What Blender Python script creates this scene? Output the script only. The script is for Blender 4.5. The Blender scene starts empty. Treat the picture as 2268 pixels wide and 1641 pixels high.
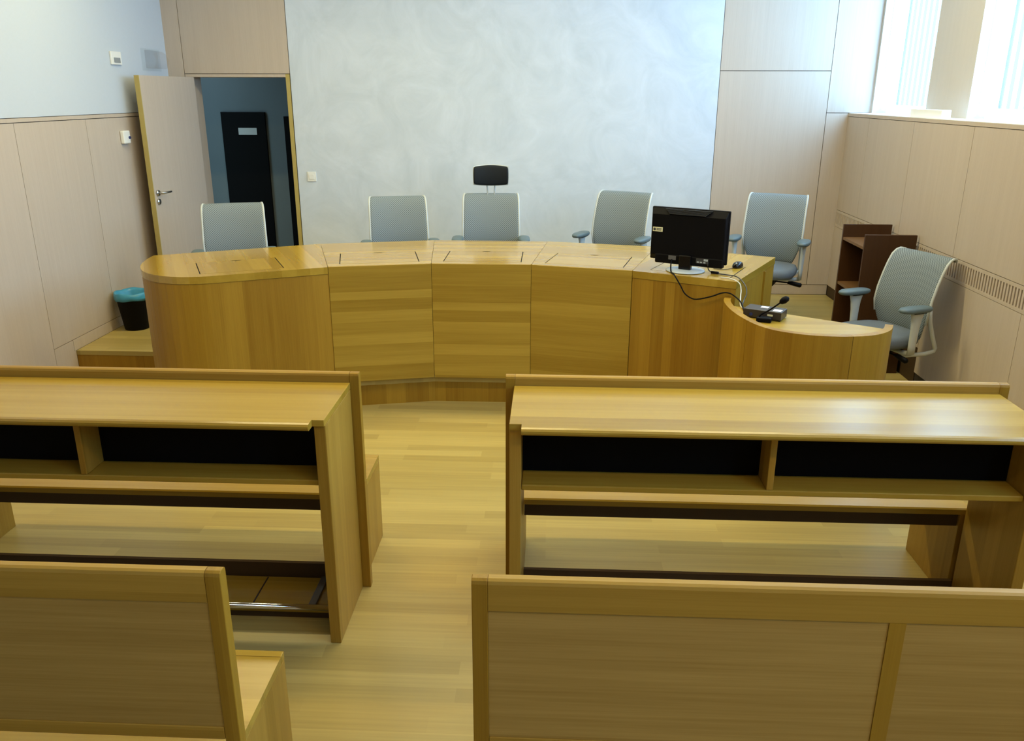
import bpy, bmesh, math, random
from mathutils import Vector, Matrix
from mathutils.geometry import tessellate_polygon
random.seed(4)
PI = math.pi
C = bpy.context.scene.collection
sc = bpy.context.scene

# ------------------------------------------------------------------ camera, light, exposure
cam_d = bpy.data.cameras.new('camera'); cam = bpy.data.objects.new('camera', cam_d); C.objects.link(cam)
sc.camera = cam
cam_d.sensor_fit = 'HORIZONTAL'; cam_d.sensor_width = 36.0
cam_d.lens = 1834.3 / 2268.0 * 36.0
cam_d.clip_start = 0.05
_pi, _ya, _ro = math.radians(18.495), math.radians(-2.6626), math.radians(0.1215)
_fw = Vector((math.sin(_ya)*math.cos(_pi), math.cos(_ya)*math.cos(_pi), -math.sin(_pi)))
_r = Vector((math.cos(_ya), -math.sin(_ya), 0)); _u = _r.cross(_fw)
_r2 = math.cos(_ro)*_r + math.sin(_ro)*_u; _u2 = -math.sin(_ro)*_r + math.cos(_ro)*_u
_m = Matrix((_r2, _u2, -_fw)).transposed().to_4x4(); _m.translation = Vector((0, 0, 2.05))
cam.matrix_world = _m

sc.view_settings.view_transform = 'Standard'; sc.view_settings.look = 'None'
sc.view_settings.gamma = 1.0; sc.view_settings.use_curve_mapping = False
sc.view_settings.exposure = 0.0

WINDOW_STRENGTH = 9.6
WINDOW_COLOR = (0.30, 0.60, 1.0)
# unseen ceiling lamp rows added to set the light, nearest for the front benches: distance from the viewer, power of each lamp, colour
LAMP_ROWS = ((5.9, 41.0, (1.0, 0.85, 0.43)), (3.4, 27.0, (1.0, 0.76, 0.28)), (0.2, 20.0, (1.0, 0.70, 0.34)))

w = bpy.data.worlds.new('world'); sc.world = w; w.use_nodes = True
w.node_tree.nodes['Background'].inputs['Color'].default_value = (0.55, 0.92, 1.0, 1)
w.node_tree.nodes['Background'].inputs['Strength'].default_value = 1.4

def area_lamp(x, y, z, sx, sy, power, color):
    d = bpy.data.lights.new('unseen_ceiling_lamp', 'AREA'); d.shape = 'RECTANGLE'; d.size = sx; d.size_y = sy
    d.energy = power; d.color = color
    o = bpy.data.objects.new('unseen_ceiling_lamp', d); C.objects.link(o); o.location = (x, y, z)
    return o
CEIL = 3.7
for ly, power, lamp_color in LAMP_ROWS:
    for lx in ((-2.2, -0.4, 1.4) if ly > 1 else (0.7, 2.0)):
        area_lamp(lx, ly, CEIL-0.03, 1.3, 0.14, power, lamp_color)

# ------------------------------------------------------------------ materials
def new_mat(name):
    m = bpy.data.materials.new(name); m.use_nodes = True
    nt = m.node_tree; b = nt.nodes['Principled BSDF']
    return m, nt, b
def plain(name, col, rough=0.5, metal=0.0, spec=0.5, emit=None, noise=0.0, nscale=20.0, bump=0.0):
    m, nt, b = new_mat(name)
    b.inputs['Base Color'].default_value = (*col, 1); b.inputs['Roughness'].default_value = rough
    b.inputs['Metallic'].default_value = metal; b.inputs['Specular IOR Level'].default_value = spec
    tc = nt.nodes.new('ShaderNodeTexCoord')
    n = nt.nodes.new('ShaderNodeTexNoise'); n.inputs['Scale'].default_value = nscale; n.inputs['Detail'].default_value = 4
    nt.links.new(tc.outputs['Object'], n.inputs['Vector'])
    mx = nt.nodes.new('ShaderNodeMix'); mx.data_type = 'RGBA'
    k = max(noise, 0.02)
    mx.inputs['A'].default_value = (*[c*(1-k) for c in col], 1); mx.inputs['B'].default_value = (*[min(1, c*(1+k)) for c in col], 1)
    nt.links.new(n.outputs['Fac'], mx.inputs['Factor']); nt.links.new(mx.outputs['Result'], b.inputs['Base Color'])
    if bump:
        bp = nt.nodes.new('ShaderNodeBump'); bp.inputs['Strength'].default_value = bump
        nt.links.new(n.outputs['Fac'], bp.inputs['Height']); nt.links.new(bp.outputs['Normal'], b.inputs['Normal'])
    if emit:
        b.inputs['Emission Color'].default_value = (*emit[0], 1); b.inputs['Emission Strength'].default_value = emit[1]
    return m

def oak(name, grain, across, pw, dark, light, rough=0.40, wp=0.5, wm=0.35, wf=0.25, spec=0.35, coat=0.0, bump=0.05, uv=False, rnd=True):
    """Wood in glued staves: grain runs along one axis, staves change tone across another."""
    m, nt, b = new_mat(name); N, L = nt.nodes, nt.links
    tc = N.new('ShaderNodeTexCoord'); oi = N.new('ShaderNodeObjectInfo')
    sep = N.new('ShaderNodeSeparateXYZ'); L.new(tc.outputs['UV' if uv else 'Object'], sep.inputs[0])
    ax = {'x': 0, 'y': 1, 'z': 2}; third = [a for a in 'xyz' if a not in (grain, across)][0]
    def math_(op, a, bb):
        n = N.new('ShaderNodeMath'); n.operation = op
        for i, v in enumerate((a, bb)):
            if isinstance(v, (int, float)): n.inputs[i].default_value = v
            elif v is not None: L.new(v, n.inputs[i])
        return n.outputs[0]
    g, c, t = sep.outputs[ax[grain]], sep.outputs[ax[across]], sep.outputs[ax[third]]
    off = math_('MULTIPLY', oi.outputs['Random'], 37.0 if rnd else 0.0)
    # staves of slightly uneven width
    c2 = math_('ADD', math_('DIVIDE', c, pw), off)
    wob = N.new('ShaderNodeTexNoise'); wob.noise_dimensions = '1D'; wob.inputs['Scale'].default_value = 0.7
    L.new(c2, wob.inputs['W'])
    pid = math_('FLOOR', math_('ADD', c2, math_('MULTIPLY', wob.outputs['Fac'], 1.6)), None)
    wn = N.new('ShaderNodeTexWhiteNoise'); wn.noise_dimensions = '1D'; L.new(pid, wn.inputs['W'])
    def noise(sg, sc_, detail, extra):
        cb = N.new('ShaderNodeCombineXYZ')
        L.new(math_('ADD', math_('MULTIPLY', g, sg), extra), cb.inputs[0])
        L.new(math_('MULTIPLY', c, sc_), cb.inputs[1]); L.new(math_('MULTIPLY', t, sc_), cb.inputs[2])
        n = N.new('ShaderNodeTexNoise'); n.inputs['Scale'].default_value = 1.0; n.inputs['Detail'].default_value = detail
        L.new(cb.outputs[0], n.inputs['Vector']); return n.outputs['Fac']
    ex = math_('ADD', math_('MULTIPLY', wn.outputs['Value'], 31.0), off)
    med = noise(0.9, 26.0, 3, ex); fine = noise(3.0, 190.0, 2, ex)
    f = math_('ADD', math_('MULTIPLY', math_('SUBTRACT', wn.outputs['Value'], 0.5), wp),
              math_('ADD', math_('MULTIPLY', math_('SUBTRACT', med, 0.5), wm*2.0), math_('MULTIPLY', math_('SUBTRACT', fine, 0.5), wf*2.0)))
    f = math_('ADD', f, 0.5)
    rp = N.new('ShaderNodeValToRGB'); rp.color_ramp.elements[0].color = (*dark, 1); rp.color_ramp.elements[1].color = (*light, 1)
    L.new(f, rp.inputs['Fac']); L.new(rp.outputs['Color'], b.inputs['Base Color'])
    b.inputs['Roughness'].default_value = rough; b.inputs['Specular IOR Level'].default_value = spec
    b.inputs['Coat Weight'].default_value = coat; b.inputs['Coat Roughness'].default_value = 0.33
    bp = N.new('ShaderNodeBump'); bp.inputs['Strength'].default_value = bump; bp.inputs['Distance'].default_value = 0.002
    L.new(fine, bp.inputs['Height']); L.new(bp.outputs['Normal'], b.inputs['Normal'])
    return m

OD, OL = (0.265, 0.155, 0.012), (0.48, 0.32, 0.046)
BD, BL = (0.26, 0.142, 0.012), (0.455, 0.275, 0.045)
VD, VL = (0.225, 0.112, 0.006), (0.41, 0.242, 0.024)
M = {}
M['oak_x_z'] = oak('oak_staves_horizontal', 'x', 'z', 0.075, OD, OL)
M['oak_top'] = oak('polished_oak_staves', 'x', 'y', 0.075, OD, OL, rough=0.15, spec=0.9, bump=0.0, wf=0.06, wm=0.28)
M['oak_x_y'] = oak('oak_staves_lengthwise', 'x', 'y', 0.075, OD, OL, rough=0.27, spec=0.5, bump=0.0, wf=0.14)
M['oak_y_x'] = oak('oak_staves_crosswise', 'y', 'x', 0.09, OD, OL, rough=0.15, spec=0.9, bump=0.0, wf=0.06, wm=0.28)
M['oak_z_x'] = oak('oak_staves_upright', 'z', 'x', 0.08, VD, VL)
M['oak_z_y'] = oak('oak_staves_upright_side', 'z', 'y', 0.08, BD, BL)
M['rail_x'] = oak('brown_oak_horizontal', 'x', 'z', 0.075, BD, BL)
M['oak_uv'] = oak('oak_staves_upright_curved', 'y', 'x', 0.10, VD, VL, uv=True)
M['veneer_x'] = oak('oak_veneer_horizontal', 'x', 'z', 0.5, (0.32, 0.195, 0.045), (0.46, 0.30, 0.085), wp=0.25, wm=0.6, wf=0.5)
WD, WL = (0.45, 0.375, 0.30), (0.55, 0.47, 0.39)
M['wall_wood_x'] = oak('pale_veneer_upright', 'z', 'x', 0.9, WD, WL, rough=0.5, wp=0.15, wm=0.3, wf=0.35)
M['wall_wood_y'] = oak('pale_veneer_upright_side', 'z', 'y', 0.9, WD, WL, rough=0.5, wp=0.15, wm=0.3, wf=0.35)
M['cab_wood'] = oak('dark_brown_veneer', 'z', 'x', 0.4, (0.040, 0.016, 0.005), (0.066, 0.027, 0.009), rough=0.4, wp=0.2)
M['cab_shelf'] = oak('brown_shelf_veneer', 'y', 'x', 0.4, (0.13, 0.065, 0.023), (0.19, 0.10, 0.038), rough=0.4, wp=0.2)
M['pier'] = oak('flare_paled_veneer', 'z', 'y', 0.9, (0.52, 0.48, 0.42), (0.60, 0.56, 0.50), rough=0.5, wp=0.1, wm=0.2, wf=0.25)  # veneer made paler and greyer to hold the window flare
M['joint'] = plain('dark_joint', (0.035, 0.025, 0.018), 0.8)
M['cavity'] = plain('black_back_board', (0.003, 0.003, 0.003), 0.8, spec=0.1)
M['shade_brown'] = plain('dark_brown_shade', (0.05, 0.026, 0.006), 0.7)  # brown darkened to hold the shade under desks, seats and wall casing
M['door_edge'] = plain('door_edge_lipping', (0.42, 0.33, 0.10), 0.5, noise=0.06)
M['white_paint'] = plain('white_wall_paint', (0.52, 0.575, 0.635), 0.9, noise=0.02, nscale=60)
M['ceiling'] = plain('ceiling_paint', (0.72, 0.72, 0.70), 0.9)
M['sill'] = plain('white_sill', (0.85, 0.87, 0.88), 0.5)
M['white_plastic'] = plain('white_plastic', (0.78, 0.79, 0.76), 0.4)
M['grey_plastic'] = plain('grey_sensor_lens', (0.25, 0.28, 0.30), 0.3)
M['blue_plastic'] = plain('blue_lens', (0.02, 0.03, 0.12), 0.3)
M['steel'] = plain('brushed_steel', (0.55, 0.55, 0.55), 0.3, metal=1.0)
M['chrome'] = plain('chrome_tube', (0.75, 0.78, 0.82), 0.12, metal=1.0)
M['black'] = plain('black_plastic', (0.003, 0.003, 0.004), 0.5, spec=0.10)
M['black_gloss'] = plain('black_gloss_plastic', (0.004, 0.004, 0.005), 0.18, spec=0.3)
M['dark_grey'] = plain('dark_grey_plastic', (0.035, 0.037, 0.04), 0.4)
M['silver'] = plain('silver_plastic', (0.40, 0.46, 0.50), 0.35)
M['bag'] = plain('blue_bin_bag', (0.05, 0.30, 0.50), 0.3, noise=0.25, nscale=18)
M['pad'] = plain('blue_grey_arm_pad', (0.10, 0.145, 0.165), 0.45)
M['frame'] = plain('pale_grey_chair_frame', (0.50, 0.54, 0.53), 0.4)
M['seat'] = plain('blue_grey_seat_fabric', (0.115, 0.14, 0.165), 0.85, noise=0.25, nscale=220, bump=0.15)
M['headrest'] = plain('charcoal_headrest_fabric', (0.010, 0.013, 0.017), 0.7, spec=0.2)
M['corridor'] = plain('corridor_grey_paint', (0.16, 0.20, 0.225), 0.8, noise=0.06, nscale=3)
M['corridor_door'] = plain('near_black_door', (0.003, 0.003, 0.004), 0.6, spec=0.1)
M['plate'] = plain('grey_sign_plate', (0.55, 0.58, 0.60), 0.4)
M['label'] = plain('cream_sticker', (0.70, 0.68, 0.42), 0.5)
M['paper'] = plain('white_label', (0.90, 0.93, 0.95), 0.5)
M['dark_box'] = plain('dark_brown_metal_case', (0.035, 0.028, 0.022), 0.35)
M['cable_white'] = plain('pale_grey_cable', (0.62, 0.64, 0.60), 0.45)
M['duct'] = plain('grey_metal_duct', (0.13, 0.135, 0.14), 0.45, metal=0.3)

def plaster():
    m, nt, b = new_mat('grey_polished_plaster'); N, L = nt.nodes, nt.links
    tc = N.new('ShaderNodeTexCoord')
    a = N.new('ShaderNodeTexNoise'); a.inputs['Scale'].default_value = 2.2; a.inputs['Detail'].default_value = 8; a.inputs['Roughness'].default_value = 0.65; a.inputs['Distortion'].default_value = 1.2
    L.new(tc.outputs['Object'], a.inputs['Vector'])
    rp = N.new('ShaderNodeValToRGB'); rp.color_ramp.elements[0].position = 0.3; rp.color_ramp.elements[1].position = 0.72
    rp.color_ramp.elements[0].color = (0.52, 0.59, 0.665, 1); rp.color_ramp.elements[1].color = (0.645, 0.715, 0.81, 1)
    L.new(a.outputs['Fac'], rp.inputs['Fac']); L.new(rp.outputs['Color'], b.inputs['Base Color'])
    b.inputs['Roughness'].default_value = 0.62; b.inputs['Specular IOR Level'].default_value = 0.3
    return m
M['plaster'] = plaster()

def parquet(name, dark, light, rough):
    m, nt, b = new_mat(name); N, L = nt.nodes, nt.links
    tc = N.new('ShaderNodeTexCoord')
    br = N.new('ShaderNodeTexBrick'); br.inputs['Scale'].default_value = 1.0; br.inputs['Brick Width'].default_value = 0.85
    br.inputs['Row Height'].default_value = 0.075; br.inputs['Mortar Size'].default_value = 0.0; br.inputs['Bias'].default_value = 0.0
    br.offset = 0.37; br.offset_frequency = 2; br.squash = 1.25; br.squash_frequency = 3
    br.inputs['Color1'].default_value = (*dark, 1); br.inputs['Color2'].default_value = (*light, 1)
    L.new(tc.outputs['Object'], br.inputs['Vector'])
    mp = N.new('ShaderNodeMapping'); mp.inputs['Scale'].default_value = (1.6, 70, 1); L.new(tc.outputs['Object'], mp.inputs['Vector'])
    n = N.new('ShaderNodeTexNoise'); n.inputs['Scale'].default_value = 1.0; n.inputs['Detail'].default_value = 4; L.new(mp.outputs[0], n.inputs['Vector'])
    mp2 = N.new('ShaderNodeMapping'); mp2.inputs['Scale'].default_value = (0.5, 9, 1); L.new(tc.outputs['Object'], mp2.inputs['Vector'])
    n2 = N.new('ShaderNodeTexNoise'); n2.inputs['Scale'].default_value = 1.0; n2.inputs['Detail'].default_value = 3; L.new(mp2.outputs[0], n2.inputs['Vector'])
    ad = N.new('ShaderNodeMath'); ad.operation = 'ADD'; L.new(n.outputs['Fac'], ad.inputs[0]); L.new(n2.outputs['Fac'], ad.inputs[1])
    mr = N.new('ShaderNodeMapRange'); mr.inputs['From Min'].default_value = 0.6; mr.inputs['From Max'].default_value = 1.4
    mr.inputs['To Min'].default_value = 0.84; mr.inputs['To Max'].default_value = 1.14; L.new(ad.outputs[0], mr.inputs['Value'])
    vm = N.new('ShaderNodeVectorMath'); vm.operation = 'SCALE'; L.new(br.outputs['Color'], vm.inputs[0]); L.new(mr.outputs['Result'], vm.inputs['Scale'])
    L.new(vm.outputs[0], b.inputs['Base Color'])
    b.inputs['Roughness'].default_value = rough; b.inputs['Specular IOR Level'].default_value = 0.45
    return m
M['floor'] = parquet('oak_parquet', (0.365, 0.275, 0.082), (0.47, 0.365, 0.118), 0.36)

def mesh_fabric():
    m, nt, b = new_mat('blue_grey_mesh_fabric'); N, L = nt.nodes, nt.links
    tc = N.new('ShaderNodeTexCoord'); mp = N.new('ShaderNodeMapping'); mp.inputs['Scale'].default_value = (1, 1, 1)
    L.new(tc.outputs['UV'], mp.inputs['Vector'])
    vo = N.new('ShaderNodeTexVoronoi'); vo.inputs['Scale'].default_value = 80; vo.inputs['Randomness'].default_value = 0.0
    mp.inputs['Rotation'].default_value = (0, 0, PI/4); mp.inputs['Scale'].default_value = (1.0, 1.0, 1)
    L.new(mp.outputs[0], vo.inputs['Vector'])
    rp = N.new('ShaderNodeValToRGB'); rp.color_ramp.elements[0].position = 0.25; rp.color_ramp.elements[1].position = 0.55
    rp.color_ramp.elements[0].color = (0.085, 0.11, 0.13, 1); rp.color_ramp.elements[1].color = (0.255, 0.31, 0.335, 1)
    L.new(vo.outputs['Distance'], rp.inputs['Fac']); L.new(rp.outputs['Color'], b.inputs['Base Color'])
    b.inputs['Roughness'].default_value = 0.7
    return m
M['mesh'] = mesh_fabric()

def see_through(name, tint, gloss, rough):
    m = bpy.data.materials.new(name); m.use_nodes = True; nt = m.node_tree; N, L = nt.nodes, nt.links
    N.remove(N['Principled BSDF']); t = N.new('ShaderNodeBsdfTransparent'); t.inputs['Color'].default_value = (*tint, 1)
    g = N.new('ShaderNodeBsdfGlossy'); g.inputs['Roughness'].default_value = rough
    lw = N.new('ShaderNodeLayerWeight'); lw.inputs['Blend'].default_value = gloss
    sc_ = N.new('ShaderNodeMath'); sc_.operation = 'MULTIPLY'; sc_.inputs[1].default_value = gloss; L.new(lw.outputs['Facing'], sc_.inputs[0])
    mx = N.new('ShaderNodeMixShader'); L.new(sc_.outputs[0], mx.inputs[0])
    L.new(t.outputs[0], mx.inputs[1]); L.new(g.outputs[0], mx.inputs[2]); L.new(mx.outputs[0], N['Material Output'].inputs['Surface'])
    return m
M['acrylic'] = see_through('clear_acrylic', (0.975, 0.975, 0.98), 0.30, 0.12)
M['acrylic_plate'] = see_through('clear_acrylic_plate', (0.96, 0.97, 0.97), 0.07, 0.2)
M['glass'] = see_through('window_glass', (1, 1, 1), 0.08, 0.02)
M['blind'] = plain('emissive_blind_fabric', (0.85, 0.9, 0.92), 0.8, emit=(WINDOW_COLOR, WINDOW_STRENGTH))  # slats emit the daylight themselves instead of passing it through

# ------------------------------------------------------------------ mesh helpers
class MB:
    def __init__(s): s.v = []; s.f = []; s.uv = {}
    def add(s, vs, fs):
        n = len(s.v); s.v += [tuple(v) for v in vs]; s.f += [tuple(i+n for i in f) for f in fs]; return s
    def box(s, x0, x1, y0, y1, z0, z1):
        return s.add([(x0,y0,z0),(x1,y0,z0),(x1,y1,z0),(x0,y1,z0),(x0,y0,z1),(x1,y0,z1),(x1,y1,z1),(x0,y1,z1)],
                     [(0,3,2,1),(4,5,6,7),(0,1,5,4),(1,2,6,5),(2,3,7,6),(3,0,4,7)])
    def prism(s, poly, z0, z1, holes=()):
        loops = [list(poly)] + [list(h) for h in holes]
        flat = [p for l in loops for p in l]
        tris = tessellate_polygon([[Vector((p[0], p[1], 0)) for p in l] for l in loops])
        n = len(flat); vs = [(p[0], p[1], z0) for p in flat] + [(p[0], p[1], z1) for p in flat]
        fs = []
        for t in tris:
            a, b, c = [Vector(flat[i][:2]) for i in t]
            ccw = (b-a).cross(c-a) > 0
            t = tuple(t) if ccw else tuple(reversed(t))
            fs.append(tuple(i+n for i in t)); fs.append(tuple(reversed(t)))
        k = 0
        for li, l in enumerate(loops):
            m = len(l); area = sum(l[i][0]*l[(i+1) % m][1]-l[(i+1) % m][0]*l[i][1] for i in range(m))
            pos = (area > 0) == (li == 0)
            for i in range(m):
                a, b = k+i, k+(i+1) % m
                fs.append((a, b, b+n, a+n) if pos else (b, a, a+n, b+n))
            k += m
        return s.add(vs, fs)
    def prism_x(s, prof, x0, x1):      # profile in (y,z), extruded along x
        n = len(prof); vs = [(x0, p[0], p[1]) for p in prof]+[(x1, p[0], p[1]) for p in prof]
        fs = [tuple(reversed(range(n))), tuple(range(n, 2*n))]
        fs += [(i, (i+1) % n, (i+1) % n+n, i+n) for i in range(n)]
        return s.add(vs, fs)
    def tube(s, pts, r, n=10, caps=True, rz=None):
        pts = [Vector(p) for p in pts]; vs = []; fs = []; m = len(pts)
        up = Vector((0, 0, 1)); prev = None
        for i, p in enumerate(pts):
            t = (pts[min(i+1, m-1)]-pts[max(i-1, 0)]).normalized()
            if prev is None:
                a = t.cross(up); a = a if a.length > 1e-3 else Vector((1, 0, 0))
            else: a = prev - t*prev.dot(t)
            a.normalize(); prev = a; b = t.cross(a)
            ri = r[i] if isinstance(r, (list, tuple)) else r
            for k in range(n):
                th = 2*PI*k/n; vs.append(p + a*math.cos(th)*ri + b*math.sin(th)*ri*(rz or 1))
        for i in range(m-1):
            for k in range(n):
                q = (k+1) % n; fs.append((i*n+k, i*n+q, (i+1)*n+q, (i+1)*n+k))
        if caps: fs.append(tuple(reversed(range(n)))); fs.append(tuple((m-1)*n+k for k in range(n)))
        return s.add(vs, fs)
    def lathe(s, prof, c=(0, 0), n=28, sx=1.0, sy=1.0, close=True):   # prof: (r,z)
        vs = []; fs = []; m = len(prof)
        for r, z in prof:
            for k in range(n): th = 2*PI*k/n; vs.append((c[0]+r*sx*math.cos(th), c[1]+r*sy*math.sin(th), z))
        for i in range(m-1):
            for k in range(n):
                q = (k+1) % n; fs.append((i*n+k, i*n+q, (i+1)*n+q, (i+1)*n+k))
        if close: fs.append(tuple(reversed(range(n)))); fs.append(tuple((m-1)*n+k for k in range(n)))
        return s.add(vs, fs)
    def super(s, rings, c, hx, hy, e=3.2, n=40):      # superellipse rings: (scale,z)
        vs = []; fs = []; m = len(rings)
        for sc_, z in rings:
            for k in range(n):
                th = 2*PI*k/n; cx, sy = math.cos(th), math.sin(th)
                x = math.copysign(abs(cx)**(2/e), cx); y = math.copysign(abs(sy)**(2/e), sy)
                vs.append((c[0]+hx*sc_*x, c[1]+hy*sc_*y, z))
        for i in range(m-1):
            for k in range(n):
                q = (k+1) % n; fs.append((i*n+k, i*n+q, (i+1)*n+q, (i+1)*n+k))
        fs.append(tuple(reversed(range(n)))); fs.append(tuple((m-1)*n+k for k in range(n)))
        return s.add(vs, fs)
    def ribbon(s, pts, z0, z1, th):     # upright board following a plan curve; u = run length, v = height
        P = [Vector((p[0], p[1])) for p in pts]; m = len(P); inn = []
        for i in range(m):
            t = (P[min(i+1, m-1)]-P[max(i-1, 0)]).normalized(); inn.append(P[i]+Vector((-t.y, t.x))*th)
        u = [0]
        for i in range(1, m): u.append(u[-1]+(P[i]-P[i-1]).length)
        vs = []
        for i in range(m):
            vs += [(P[i].x, P[i].y, z0), (P[i].x, P[i].y, z1), (inn[i].x, inn[i].y, z0), (inn[i].x, inn[i].y, z1)]
        fs = []
        for i in range(m-1):
            a, b = 4*i, 4*i+4
            fs += [(a, b, b+1, a+1), (a+2, a+3, b+3, b+2), (a+1, b+1, b+3, a+3), (a, a+2, b+2, b)]
        fs += [(0, 1, 3, 2), (4*m-4, 4*m-2, 4*m-1, 4*m-3)]
        n0 = len(s.v); s.add(vs, fs)
        for i in range(m):
            for k, v in ((0, z0), (1, z1), (2, z0), (3, z1)): s.uv[n0+4*i+k] = (u[i], v)
        return s
    def build(s, name, mat, parent=None, frame=None, bevel=0.0, smooth=False, world=False, seg=2, solid=0.0, subd=0):
        """frame=(ox,oy,angle): the mesh gets that plan frame of its own; world: points are in room space, not in the parent's."""
        vs = [Vector(v) for v in s.v]; loc = Vector((0, 0, 0)); ang = 0.0
        if world and parent is not None:
            inv = Matrix.Translation(parent.location) @ Matrix.Rotation(parent.rotation_euler.z, 4, 'Z'); inv.invert()
            pl = parent.location
            if frame is None: vs = [inv @ v for v in vs]
            else:
                o = Vector((frame[0], frame[1], 0)); R = Matrix.Rotation(-frame[2], 4, 'Z')
                vs = [R @ (v-o) for v in vs]; loc = inv @ o; ang = frame[2]-parent.rotation_euler.z
        elif frame is not None:
            o = Vector((frame[0], frame[1], 0)); R = Matrix.Rotation(-frame[2], 4, 'Z')
            vs = [R @ (v-o) for v in vs]; loc = o; ang = frame[2]
        me = bpy.data.meshes.new(name); me.from_pydata([tuple(v) for v in vs], [], s.f); me.update()
        bm = bmesh.new(); bm.from_mesh(me); bmesh.ops.recalc_face_normals(bm, faces=bm.faces)
        if s.uv:
            uvl = bm.loops.layers.uv.new('UVMap')
            for fc in bm.faces:
                for lp in fc.loops: lp[uvl].uv = s.uv.get(lp.vert.index, (0, 0))
        bm.to_mesh(me); bm.free()
        if smooth:
            for p in me.polygons: p.use_smooth = True
        o = bpy.data.objects.new(name, me); C.objects.link(o); me.materials.append(mat)
        o.location = loc; o.rotation_euler.z = ang
        if parent is not None: o.parent = parent
        if solid:
            md = o.modifiers.new('thickness', 'SOLIDIFY'); md.thickness = solid; md.offset = 0
        if bevel:
            md = o.modifiers.new('bevel', 'BEVEL'); md.width = bevel; md.segments = seg; md.limit_method = 'ANGLE'; md.angle_limit = math.radians(40)
        if subd:
            md = o.modifiers.new('subd', 'SUBSURF'); md.levels = subd; md.render_levels = subd
        return o

def tag(o, label, cat, group=None):
    o['label'] = label; o['category'] = cat
    if group: o['group'] = group
    return o
def thing(name, label, cat, loc=(0, 0, 0), rz=0.0, group=None):
    o = bpy.data.objects.new(name, None); o.empty_display_size = 0.1; C.objects.link(o)
    o.location = loc; o.rotation_euler.z = rz
    return tag(o, label, cat, group)
def struct(o):
    o['kind'] = 'structure'; return o
def kids(o): return [c for c in o.children]
def dup(root, loc, rz, label, group=None):
    r = root.copy(); C.objects.link(r); r.location = loc; r.rotation_euler.z = rz; r['label'] = label
    if group: r['group'] = group
    def rec(src, dst):
        for ch in kids(src):
            c = ch.copy(); C.objects.link(c); c.parent = dst; rec(ch, c)
    rec(root, r)
    return r
def B(*a): return MB().box(*a)

# ------------------------------------------------------------------ the room
XL, XR, YB, YR, HS = -3.61, 2.71, 8.09, -3.0, 0.18
struct(B(XL-0.1, XR+0.6, YR-0.1, YB+0.3, -0.1, 0.0).build('floor', M['floor']))
struct(B(XL-0.2, XR+0.7, YR-0.2, YB+0.2, CEIL, CEIL+0.1).build('ceiling', M['ceiling']))
struct(B(XL-0.2, XR+0.7, YR-0.2, YR, 0.0, CEIL).build('wall_rear', M['white_paint']))

# judges' bench plan (front corners, mitre lines, back corners)
P0, P1, P2, P3 = (-1.434, 5.218), (-0.784, 5.368), (-0.125, 5.368), (0.521, 5.212)
R0, R1 = (1.114, 4.920), (1.545, 5.725)
Q0, Q1, Q2, Q3 = (-1.712, 6.075), (-0.888, 6.284), (-0.022, 6.284), (0.778, 6.10)
def bez(a, b, c, d, n):
    o = []
    for i in range(n+1):
        t = i/n; k = (1-t)**3, 3*t*(1-t)**2, 3*t*t*(1-t), t**3
        o.append(tuple(sum(k[j]*p[i2] for j, p in enumerate((a, b, c, d))) for i2 in (0, 1)))
    return o
LT, LE = (-2.05, 4.915), (-2.735, 5.545)
ARC = bez(LE, (-2.69, 4.97), (-2.36, 4.76), LT, 18)        # from the rounded left end round to the straight front

def inset(pts, d):     # moves an open polyline to its left-hand (rear) side
    o = []
    for i in range(len(pts)):
        a, b = Vector(pts[max(i-1, 0)]), Vector(pts[min(i+1, len(pts)-1)]); t = (b-a).normalized()
        o.append((pts[i][0]-t.y*d, pts[i][1]+t.x*d))
    return o
front_line = ARC + [P0, P1, P2, P3, R0]
st = inset(front_line, 0.05)
stage_poly = [(XL, 5.89), (-2.70, 5.89)] + st + [(1.50, 5.70), (1.50, 6.74), (XR, 6.74), (XR, YB), (XL, YB)]
struct(MB().prism(stage_poly, 0.145, HS).build('floor_stage', M['floor'], bevel=0.003))
rs = inset(front_line, 0.055)
struct(MB().ribbon([(XL, 5.895), (-2.70, 5.895)] + rs + [(1.495, 5.70), (1.495, 6.745), (XR, 6.745)], 0.0, 0.145, 0.03).build('trim_stage_riser', M['oak_uv']))

# back wall: dark backing behind boards, so every joint is a real gap
OX0, OX1, OZ = -3.41, -2.497, 2.19
bw = MB(); bw.box(XL-0.2, OX0-0.041, YB+0.012, YB+0.25, 0, CEIL); bw.box(-2.459, XR+0.26, YB+0.012, YB+0.25, 0, CEIL); bw.box(OX0-0.041, -2.459, YB+0.012, YB+0.25, OZ+0.028, CEIL)
wall_back = struct(bw.build('wall_back', M['joint']))
MB().box(-2.452, 1.512, YB, YB+0.02, HS, CEIL).build('plaster_panel', M['plaster'], wall_back)
for a in ((-3.452, -2.458, 2.222, CEIL), (-3.63, -3.457, HS, CEIL), (1.517, 2.507, 0.283, 2.246), (1.517, 2.507, 2.252, CEIL),
          (2.512, XR+0.26, 1.889, CEIL), (2.512, XR+0.05, 0.283, 1.884)):
    B(a[0], a[1], YB, YB+0.02, a[2], a[3]).build('wood_panel', M['wall_wood_x'], wall_back)
struct(B(1.517, XR, YB+0.004, YB+0.02, HS+0.003, 0.278).build('baseboard_back', M['wall_wood_x']))

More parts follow.
